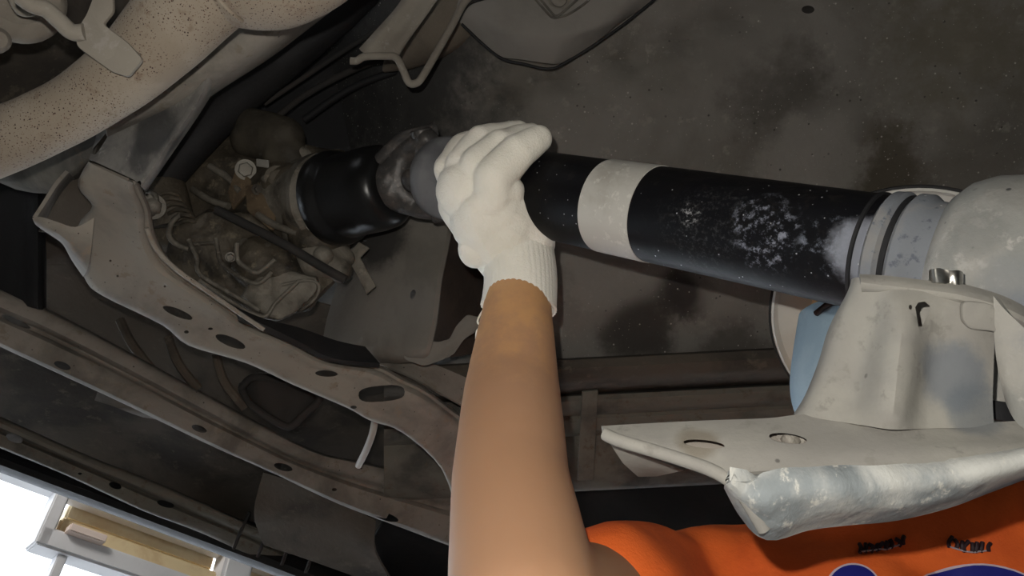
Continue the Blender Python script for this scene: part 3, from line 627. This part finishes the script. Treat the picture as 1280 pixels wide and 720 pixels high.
lathe('dust_collar', J, E, [(s3-.004, RT), (s3-.002, RT+.0025), (s3+.004, RT+.003), (s3+.006, RT+.0005), (s3+.010, RT+.0005), (s3+.012, RT+.003), (s3+.018, RT+.0032), (s3+.022, RT), (s3+.042, RT-.001), (s3+.046, RT-.006), (s3+.1, RT-.008)], M['dust'], ps, 80, 'blue-grey dusty collar', bump=.0002)
# rear yoke at the joint
lathe('tube_yoke', J, E, [(.006, .020), (.010, .036), (.016, .039), (.024, .040), (.03, .038), (.036, .032), (.05, .028), (s0-.02, .027)], M['greysteel'], ps, 64, 'dull grey yoke ring beside the glove')
YA = P(425, 247, .855)
yd = (YA-J).normalized()
u1 = yd.cross(CAM-J).normalized(); u2 = yd.cross(u1).normalized()
uj = thing  # (name kept free)
blob('joint_cross', [('c', J-u1*.030, .012, J+u1*.030, .012), ('c', J-u2*.030, .012, J+u2*.030, .012), ('e', J, (.018, .018, .018))], M['yoke'], ps, .002, 2)
tow = (CAM-J).normalized()
blob('yoke_fork', [('c', J+yd*.05, .028, J+yd*.025+u1*.028, .012), ('c', J+yd*.025+u1*.028, .012, J-yd*.004+u1*.034, .012), ('c', J+yd*.05, .028, J+yd*.025-u1*.028, .012), ('c', J+yd*.025-u1*.028, .012, J-yd*.004-u1*.034, .012)], M['yoke'], ps, .002, 2, .0012, 50)
blob('yoke_fork', [('c', J+AX*.02, .02, J+tow*.03+AX*.008, .011), ('c', J+tow*.03+AX*.008, .011, J+tow*.034-AX*.012, .011), ('c', J+AX*.02, .02, J-tow*.03, .011)], M['yoke'], ps, .002, 2, .0012, 50)
for sgn in (1, -1):
    lathe('bearing_cap', J+u1*.030*sgn, J+u1*.046*sgn, [(0, .011), (.014, .011), (.016, .009)], M['yoke'], ps, 24)
lathe('seal_groove', J, E, [(s3+.006, RT), (s3+.0065, RT+.0012), (s3+.0095, RT+.0012), (s3+.010, RT)], M['vdark'], ps, 80, cap=False)
lathe('bearing_cap', J+tow*.028, J+tow*.05, [(0, .012), (.014, .012), (.016, .010), (.0165, .006), (.014, .005)], M['greysteel'], ps, 24)
lathe('slip_yoke', YA, J, [(-.02, .03), (.0, .034), (.02, .034), (.06, .030), (.075, .030)], M['gloss'], ps, 48)
lathe('dust_cover', YA, J, [(-.012, .044), (-.012, .050), (-.004, .0515), (.004, .050), (.008, .0455), (.012, .0445), (.05, .0445), (.066, .043), (.074, .038), (.078, .033)], M['gloss'], ps, 80, 'glossy black cup over the output shaft')
tube('grease_smear', [(476, 200, .80), (500, 178, .79), (520, 168, .785), (545, 160, .79)], .007, M['yoke'], ps, 12, 6, None, .003)

# ------------------------------------------------------------ centre bearing and bracket
bs = thing('centre_bearing', 'round dust-whitened centre bearing housing at the right end of the shaft', 'bearing', onshaft(1230)[0])
s4 = at(1196); print('housing axis depth', ((onshaft(1196)[0]-CAM).y+(onshaft(1196)[0]-CAM).z)*S)
lathe('bearing_housing', J, E, [(s4-.006, .032), (s4-.004, .042), (s4+.003, .049), (s4+.014, .054), (s4+.03, .057), (s4+.05, .057), (s4+.064, .053), (s4+.07, .045), (s4+.072, .03)], M['bear'], bs, 80, bump=.0015)
lathe('rear_shaft_stub', J, E, [(s4+.06, .03), (s4+.2, .03)], M['shaft'], bs, 48)
KD = .88
P0 = P
def P(x, y, d): return P0(x, y, d*KD)
bk = thing('bearing_bracket', 'large dust-white steel bracket with a flat flange, in front of the man in orange', 'bracket', P(1100, 520, .43))
# upright channel: left face, crease, right face
D = lambda x, y: .445-.00012*(y-350)
loft('upright_plate', [
    [(1068, 350, .475), (1076, 348, .462), (1100, 352, .452), (1140, 357, .446), (1180, 362, .442), (1215, 366, .44), (1240, 369, .44)],
    [(1062, 368, .475), (1070, 366, .46), (1098, 370, .45), (1130, 376, .438), (1175, 382, .437), (1215, 388, .435), (1241, 392, .436)],
    [(1040, 410, .475), (1050, 410, .458), (1090, 412, .447), (1127, 415, .425), (1165, 418, .436), (1210, 420, .434), (1240, 420, .436)],
    [(1026, 455, .475), (1036, 455, .455), (1080, 457, .444), (1122, 460, .417), (1160, 460, .434), (1205, 460, .432), (1239, 460, .434)],
    [(1010, 495, .47), (1018, 497, .45), (1068, 500, .44), (1117, 505, .414), (1150, 503, .43), (1200, 503, .43), (1238, 500, .432)],
    [(995, 520, .455), (1006, 522, .446), (1060, 530, .435), (1112, 535, .418), (1150, 536, .426), (1200, 535, .427), (1240, 532, .43)]],
    M['brk'], bk, .003, 5, 5, .0008, 40, holes=[([(1144, 384), (1148, 378), (1156, 377), (1162, 382), (1163, 390), (1158, 397), (1153, 408), (1148, 408), (1146, 396)], .38, .52), (oval(1138, 384, 2, 3), .38, .52)])
plate('hole_backing', [(1135, 372, .475), (1170, 374, .475), (1168, 415, .475), (1135, 412, .475)], M['bear'], bk, .002, .0005)
loft('top_lip', [[(1074, 346, .46), (1110, 348, .452), (1160, 354, .447), (1200, 358, .442), (1250, 372, .438), (1290, 392, .44)], [(1076, 354, .452), (1110, 358, .446), (1160, 364, .44), (1200, 370, .434), (1250, 384, .43), (1290, 404, .432)], [(1078, 362, .456), (1110, 366, .45), (1160, 372, .443), (1200, 378, .438), (1250, 392, .434), (1290, 412, .436)]], M['brk'], bk, .003, 4, 4)
plate('tab', [(1203, 375, .430), (1246, 380, .428), (1262, 420, .428), (1240, 414, .428), (1214, 412, .430), (1203, 400, .430)], M['brk'], bk, .004, .0012, rnd=.3)
loft('side_arm', [[(1244, 370, .43), (1262, 392, .425), (1290, 420, .42)], [(1246, 420, .43), (1262, 440, .425), (1290, 450, .42)], [(1252, 460, .43), (1266, 480, .425), (1290, 490, .42)], [(1262, 500, .43), (1276, 530, .425), (1300, 545, .42)]], M['bear'], bk, .004, 4, 4)
plate('rear_web', [(1225, 440, .47), (1300, 440, .47), (1300, 545, .46), (1225, 545, .46)], M['bear'], bk, .003, .001)
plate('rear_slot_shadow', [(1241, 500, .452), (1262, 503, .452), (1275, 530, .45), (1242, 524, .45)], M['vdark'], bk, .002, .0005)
# flat flange
loft('flange_plate', [
    [(752, 536, .452), (800, 533, .45), (880, 529, .447), (960, 526, .445), (1006, 521, .446), (1060, 528, .438), (1110, 534, .43), (1180, 534, .43), (1290, 528, .43)],
    [(757, 542, .445), (800, 545, .44), (880, 545, .435), (960, 545, .43), (1010, 545, .43), (1060, 548, .425), (1110, 550, .42), (1180, 550, .42), (1290, 546, .42)],
    [(764, 549, .439), (808, 556, .432), (880, 562, .425), (960, 566, .418), (1010, 568, .416), (1060, 568, .413), (1110, 568, .41), (1180, 566, .41), (1290, 560, .41)],
    [(770, 553, .436), (812, 564, .428), (862, 577, .42), (905, 592, .412), (980, 590, .408), (1060, 588, .406), (1110, 586, .404), (1180, 584, .404), (1290, 576, .404)]],
    M['brk'], bk, .003, 5, 5, .0006, 40, holes=[(oval(880, 555, 26, 5, 6), .40, .47), (oval(985, 548, 24, 6, 8), .40, .47)])
plate('slot_floor', [(840, 545, .450), (925, 548, .446), (922, 566, .44), (842, 560, .444)], M['rail'], bk, .002, .0005)
plate('slot_floor', [(950, 538, .448), (1025, 540, .444), (1020, 562, .436), (952, 558, .438)], M['rail'], bk, .002, .0005)
hexbolt('bolt', P(988, 550, .441), (CAM-P(984, 549, .437)), .0048, .004, M['bolt'], bk)
tube('folded_edge', [(757, 543, .443), (772, 550, .437), (812, 562, .428), (860, 577, .42), (890, 588, .415), (915, 603, .412), (935, 628, .411), (955, 662, .412)], .0032, M['brk'], bk, 14, 6)
plate('turned_tip', [(756, 546, .450), (766, 551, .446), (800, 566, .45), (856, 589, .46), (822, 596, .475), (797, 597, .478), (778, 580, .465)], M['brk'], bk, .003, .001)
def dd_(x, t): return .404+.01*t
rows = []
for t in (0, .15, .4, .7, .92, 1.05):
    r = []
    for x, yt, yb in ((912, 592, 606), (932, 594, 640), (960, 592, 664), (1010, 590, 652), (1060, 588, 646), (1120, 586, 640), (1180, 582, 626), (1230, 576, 608), (1290, 566, 586)):
        y = yt+(yb-yt)*t; r.append((x, y, .404+.020*t*t-.010*math.sin(t*3)+(.008 if x < 940 and t > 0 else 0)))
    rows.append(r)
loft('dusted_skirt', rows, M['brk2'], bk, .006, 5, 5, .004, 45)
# spring clip on the rail
cl = loft('spring_clip', [[(1163, 338, .448), (1168, 336, .444), (1176, 336, .444), (1186, 338, .442), (1196, 338, .442), (1201, 340, .444), (1202, 342, .45)], [(1163, 354, .448), (1168, 354, .443), (1176, 354, .441), (1186, 356, .443), (1196, 356, .440), (1201, 357, .443), (1202, 358, .45)]], M['steel'], bk, .0015, 3, 4)
cl['label'] = 'shiny metal clip'

P = P0
# ------------------------------------------------------------ the man

man = thing('person', 'man in orange shirt, white hard hat and light blue mask reaching up with gloved hand', 'person', Vector((.34, .78, 0)))
wr = P(648, 365, .665); el = P(658, 770, .425); shd = P(835, 762, .70)
fa1 = P(640, 490, .590); fa2 = P(638, 600, .515)
headc = P(1116, 448, .75)
lsh = Vector((.53, .68, 1.53)); lel = Vector((.60, .74, 1.2)); lwr = Vector((.56, .62, 1.0))
hipl, hipr = Vector((.44, .80, .92)), Vector((.26, .80, .92))
fwd = (CAM-headc).normalized(); fwd = (fwd+Vector((-.05, 0, .2))).normalized()
hsd = Vector((1, 0, 0)); hsd = (hsd-fwd*hsd.dot(fwd)).normalized(); hup = hsd.cross(fwd)
if hup.z < 0: hup = -hup
HM = Matrix((hsd, fwd, hup)).transposed()
def hp(s, f, u): return headc+hsd*s+fwd*f+hup*u
nb = Vector((.35, .69, 1.545))
prims = [('c', wr, .0265, fa1, .036), ('c', fa1, .036, fa2, .0385), ('c', fa2, .0385, el, .043), ('c', el, .042, shd.lerp(el, .4), .046), ('c', shd.lerp(el, .4), .046, shd, .055),
    ('c', P(650, 300, .69), .025, wr, .0265),
    ('e', headc+hup*.015, (.074, .09, .095), HM), ('e', hp(0, .025, -.045), (.055, .06, .06), HM), ('c', hp(0, .088, .005), .007, hp(0, .102, -.02), .012), ('c', hp(-.03, .08, .03), .008, hp(.03, .08, .03), .008),
    ('e', hp(0, .088, -.05), (.024, .012, .007), HM), ('e', hp(.077, 0, -.005), (.008, .018, .03), HM), ('e', hp(-.077, 0, -.005), (.008, .018, .03), HM),
    ('c', headc-hup*.03, .055, nb, .058), ('c', nb, .06, shd, .05), ('c', nb, .06, lsh, .05), ('e', Vector((.34, .80, 1.32)), (.16, .1, .2)), ('e', Vector((.34, .80, 1.08)), (.145, .1, .2)), ('e', Vector((.35, .81, .95)), (.16, .11, .12)),
    ('c', lsh, .055, lel, .042), ('c', lel, .042, lwr, .028),
    ('c', hipl, .085, Vector((.46, .78, .5)), .06), ('c', Vector((.46, .78, .5)), .058, Vector((.47, .80, .1)), .038), ('c', hipr, .085, Vector((.23, .78, .5)), .06), ('c', Vector((.23, .78, .5)), .058, Vector((.22, .80, .1)), .038)]
# left hand: palm and five fingers, hanging relaxed
pc = lwr+Vector((-.01, -.03, -.07)); prims.append(('c', lwr, .026, pc, .03))
for k in range(4):
    o_ = Vector((-.004, -.03+.02*k, -.03)); a = pc+o_; b = a+Vector((-.012, -.006, -.04+.004*abs(k-1))); prims += [('c', pc+o_*.3, .014, a, .010), ('c', a, .010, b, .009), ('c', b, .009, b+Vector((-.02, 0, -.025)), .0075)]
prims += [('c', pc+Vector((-.01, -.02, .02)), .012, pc+Vector((-.03, -.04, -.01)), .010), ('c', pc+Vector((-.03, -.04, -.01)), .010, pc+Vector((-.035, -.045, -.035)), .008)]
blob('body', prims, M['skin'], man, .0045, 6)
for sgn in (1, -1):
    bm = bmesh.new(); bmesh.ops.create_uvsphere(bm, u_segments=16, v_segments=12, radius=.012, matrix=Matrix.Translation(hp(.031*sgn, .078, .008))); e_ = bmobj('eye', bm, M['eye'], man)
    bm = bmesh.new(); bmesh.ops.create_uvsphere(bm, u_segments=12, v_segments=8, radius=.0055, matrix=Matrix.Translation(hp(.031*sgn, .0865, .009))); bmobj('iris', bm, M['pupil'], e_)
    tube('eyebrow', [hp(.018*sgn, .092, .034), hp(.034*sgn, .09, .038), hp(.05*sgn, .078, .033)], .003, M['pupil'], man, 8)
# mask
mrows = []
for v_, rr in ((.046, .97), (.012, 1.06), (-.02, 1.13), (-.045, 1.12), (-.07, 1.0), (-.092, .8)):
    r = []
    for a in range(-90, 91, 15):
        ar = math.radians(a); pleat = .0035*math.sin(v_*230)
        r.append(hp(math.sin(ar)*.080*rr, (math.cos(ar)*.088+.012*math.exp(-(a/18)**2))*rr+pleat+.004, v_))
    mrows.append(r)
loft('face_mask', mrows, M['mask'], man, .002, 4, 3, .001, 40, label='light blue pleated face mask')
for sgn in (1, -1): tube('ear_loop', [hp(.078*sgn, .03, .02), hp(.083*sgn, .0, .028), hp(.086*sgn, -.02, 0), hp(.083*sgn, 0, -.03), hp(.078*sgn, .03, -.05)], .0016, M['mask'], man, 8)
# hard hat
hc = P(1134, 392, .78); hn = ((CAM-hc).normalized()+Vector((-.06, 0, -.72))).normalized()
hax = hn; hx = hax.orthogonal().normalized(); hy = hax.cross(hx)
prof = [(.010, .136), (.012, .133), (.002, .128), (-.004, .118), (-.012, .112), (-.05, .108), (-.085, .09), (-.11, .055), (-.118, .001), (-.121, .001), (-.114, .058), (-.088, .094), (-.052, .112), (-.012, .117), (0, .130), (.008, .137)]
def hat(name, prof, m, par, lab=None):
    return lathe(name, hc, hc+hax, prof, m, par, 72, lab, cap=False)
hh_ = hat('hard_hat', [(t, r*.93) for t, r in prof], M['hat'], man, 'white hard hat')
hat('hat_rim', [(.007, .126), (.007, .1285), (.011, .1285), (.011, .126)], M['hatedge'], hh_)
hat('hat_liner', [(.003, .1195), (-.002, .11), (-.003, .098), (-.0035, .085)], M['hat'], hh_)
# shirt
sp = [('c', shd+Vector((.02, -.02, 0)), .06, Vector((.27, .66, 1.47)), .075), ('c', nb+Vector((-.05, -.05, -.01)), .055, nb+Vector((.06, -.05, -.005)), .055), ('c', nb+Vector((0, .0, -.035)), .07, shd, .066), ('c', shd, .068, shd.lerp(el, .58), .060), ('c', nb+Vector((0, 0, -.035)), .07, lsh, .068), ('c', lsh, .068, lsh.lerp(lel, .6), .06),
      ('e', Vector((.34, .755, 1.37)), (.185, .125, .2)), ('e', Vector((.34, .795, 1.1)), (.165, .12, .24)), ('e', Vector((.35, .81, .95)), (.17, .125, .1)),
      ('e', Vector((.27, .67, 1.46)), (.1, .08, .09)), ('e', Vector((.43, .66, 1.47)), (.1, .08, .1))]
def folds(me):
    displace(me, lambda q: math.sin((q.x*1.0-q.z*.9)*75+3*noise.noise(q*9))*.0022+.006*noise.noise(Vector((q.x*14, q.y*5, q.z*9))))
shirt = blob('work_shirt', sp, M['shirt'], man, .005, 8, 0, label='orange short-sleeved work shirt with a blue print', post=folds)
tube('collar', [nb+Vector((math.cos(a)*.072, math.sin(a)*.068, -.0+.02*math.sin(a))) for a in [k*math.pi/8 for k in range(17)]], .009, M['shirt'], shirt, 12, 3)
tw_ = [('c', hipl, .1, Vector((.46, .78, .5)), .078), ('c', Vector((.46, .78, .5)), .078, Vector((.47, .80, .09)), .062), ('c', hipr, .1, Vector((.23, .78, .5)), .078), ('c', Vector((.23, .78, .5)), .078, Vector((.22, .80, .09)), .062), ('e', Vector((.35, .81, .93)), (.18, .13, .12))]
blob('trousers', tw_, M['trouser'], man, .008, 5, .003, 12)
for x in (.22, .47):
    blob('boot', [('c', Vector((x, .81, .05)), .05, Vector((x, .68, .042)), .042), ('c', Vector((x, .82, .05)), .048, Vector((x, .81, .13)), .05)], M['boot'], man, .006, 3)
# glove
GD = .68
def G(x, y, d=GD): return P(x, y, d)
gp = [ # palm/back of hand
    ('c', G(650, 300, .685), .030, G(630, 285, .675), .033), ('c', G(640, 320, .685), .030, G(612, 272, .672), .034), ('c', G(625, 270, .675), .034, G(590, 238, .672), .030), ('c', G(622, 285, .68), .03, G(600, 240, .675), .03),
    ('c', G(605, 300, .69), .02, G(580, 255, .68), .022), ('c', G(655, 300, .695), .024, G(668, 305, .70), .018),
    # four fingers, little finger to index, bending over the tube
    ('c', G(582, 250, .68), .0155, G(563, 212, .685), .0145), ('c', G(563, 212, .685), .0145, G(579, 184, .70), .0125), ('c', G(579, 184, .70), .0125, G(612, 170, .73), .0105),
    ('c', G(590, 245, .668), .0155, G(578, 206, .668), .0150), ('c', G(578, 206, .668), .0150, G(602, 176, .678), .0135), ('c', G(602, 176, .678), .0135, G(646, 166, .705), .0115),
    ('c', G(602, 245, .66), .0158, G(596, 208, .656), .0155), ('c', G(596, 208, .656), .0155, G(625, 183, .664), .0140), ('c', G(625, 183, .664), .0140, G(664, 170, .69), .0115),
    ('c', G(615, 255, .652), .018, G(618, 220, .645), .0165), ('c', G(618, 220, .645), .0165, G(648, 190, .648), .0150), ('c', G(648, 190, .648), .0150, G(673, 173, .655), .0115),
    # thumb tucked against the tube
    ('c', G(600, 262, .655), .018, G(620, 243, .648), .0150), ('c', G(620, 243, .648), .0150, G(637, 240, .652), .0125),
    ('c', G(625, 268, .66), .022, G(664, 296, .675), .020), ('c', G(600, 296, .675), .020, G(596, 312, .672), .016)]
def knit(me):
    displace(me, lambda q: .0012*noise.noise(q*60))
gl = blob('cotton_glove', gp, M['glove'], man, .0015, 1, label='white cotton work glove', post=knit)
bm = bmesh.new()
cpts = curve([P(640, 286, .690), P(645, 312, .682), P(650, 345, .672), P(650, 372, .664), P(649, 386, .660)], 6)
n_ = len(cpts); rr = [(.0335, .0325, .0305, .0300, .0305)[min(4, int(i/6))] for i in range(n_)]
rr = [.0325-.0022*math.sin(min(1, i/(n_*.6))*math.pi/2)+.0012*(i/n_)**3 for i in range(n_)]
o1 = sweep(bm, cpts, rr, 120, False, False, lambda i, a: 1+.012*math.cos(a*40)+.02*math.sin(a*3+i*.25))
i1 = sweep(bm, cpts, [r-.0022 for r in rr], 120, False, False)
for k in range(120): bm.faces.new((o1[-1][k], o1[-1][(k+1) % 120], i1[-1][(k+1) % 120], i1[-1][k]))
bmobj('ribbed_cuff', bm, M['glove'], gl, True)
tube('loose_thread', [(605, 386, .650), (600, 394, .645), (597, 402, .640), (600, 408, .640), (596, 414, .640), (595, 424, .640)], .0008, M['glove'], gl, 8, 4)
# print and stitching on the shirt
bm = bmesh.new(); bm.from_mesh(shirt.data); bm.transform(Matrix.Translation(man.location)); bvh = BVHTree.FromBMesh(bm); bm.free()
def hit(x, y, off=.0012):
    r = (P(x, y, 1)-CAM).normalized(); h = bvh.ray_cast(CAM, r)
    return h[0]+h[1]*off if h[0] else None
def printpatch(name, pts, m, off, lab=None):
    """flat print: outline given on the chest, filled and laid on the cloth"""
    bm = bmesh.new(); cx = sum(p[0] for p in pts)/len(pts); cy = sum(p[1] for p in pts)/len(pts)
    rings = []
    for s_ in (1, .85, .7, .5, .3, .12):
        ring = []
        for x, y in pts:
            h = hit(cx+(x-cx)*s_, cy+(y-cy)*s_, off)
            if h is None: return None
            ring.append(bm.verts.new(h))
        rings.append(ring)
    n = len(pts)
    for i in range(len(rings)-1):
        for k in range(n): bm.faces.new((rings[i][k], rings[i][(k+1) % n], rings[i+1][(k+1) % n], rings[i+1][k]))
    bm.faces.new(rings[-1])
    return bmobj(name, bm, m, shirt, True, lab)
M['blue'] = mat('dark_blue_print', (.012, .015, .2), .7, bump=.1); M['lilac'] = mat('pale_print_outline', (.62, .5, .56), .7, bump=.1)
M['thread'] = mat('dark_embroidery', (.03, .014, .018), .6, bump=.3); M['silver'] = mat('silver_embroidery', (.38, .32, .34), .45, bump=.3)
for cx_, cy_, rx_, ry_ in ((1066, 738, 32, 30), (1225, 770, 98, 62)):
    printpatch('emblem_outline', oval(cx_, cy_, rx_+3, ry_+3, 4, 48), M['lilac'], .0012)
    printpatch('emblem', oval(cx_, cy_, rx_, ry_, 4, 48), M['blue'], .0022)
for x0, y0, dx, dy, n, am in ((1076, 688, 50, -14, 9, 5), (1187, 678, 46, 6, 8, 6)):
    for k in range(n):
        t = k/(n-1); x = x0+dx*t; y = y0+dy*t+3*math.sin(t*3.1)
        q1, q2 = random.uniform(-4, 4), random.uniform(-2.5, 2.5); a, b, c = hit(x+q1, y-am+q2*.5, .0018), hit(x-q1*.6+q2, y, .003), hit(x+q2, y+am, .0018)
        if a and b and c: tube('stitched_lettering', [a, b, c], .0017, M['thread'], shirt, 6, 3)
    pts = [hit(x0+dx*t-2, y0+dy*t+3*math.sin(t*3.1)+am*.9, .003) for t in [k/10 for k in range(11)]]
    if all(pts): tube('stitched_edge', pts, .0007, M['silver'], shirt, 6, 2)
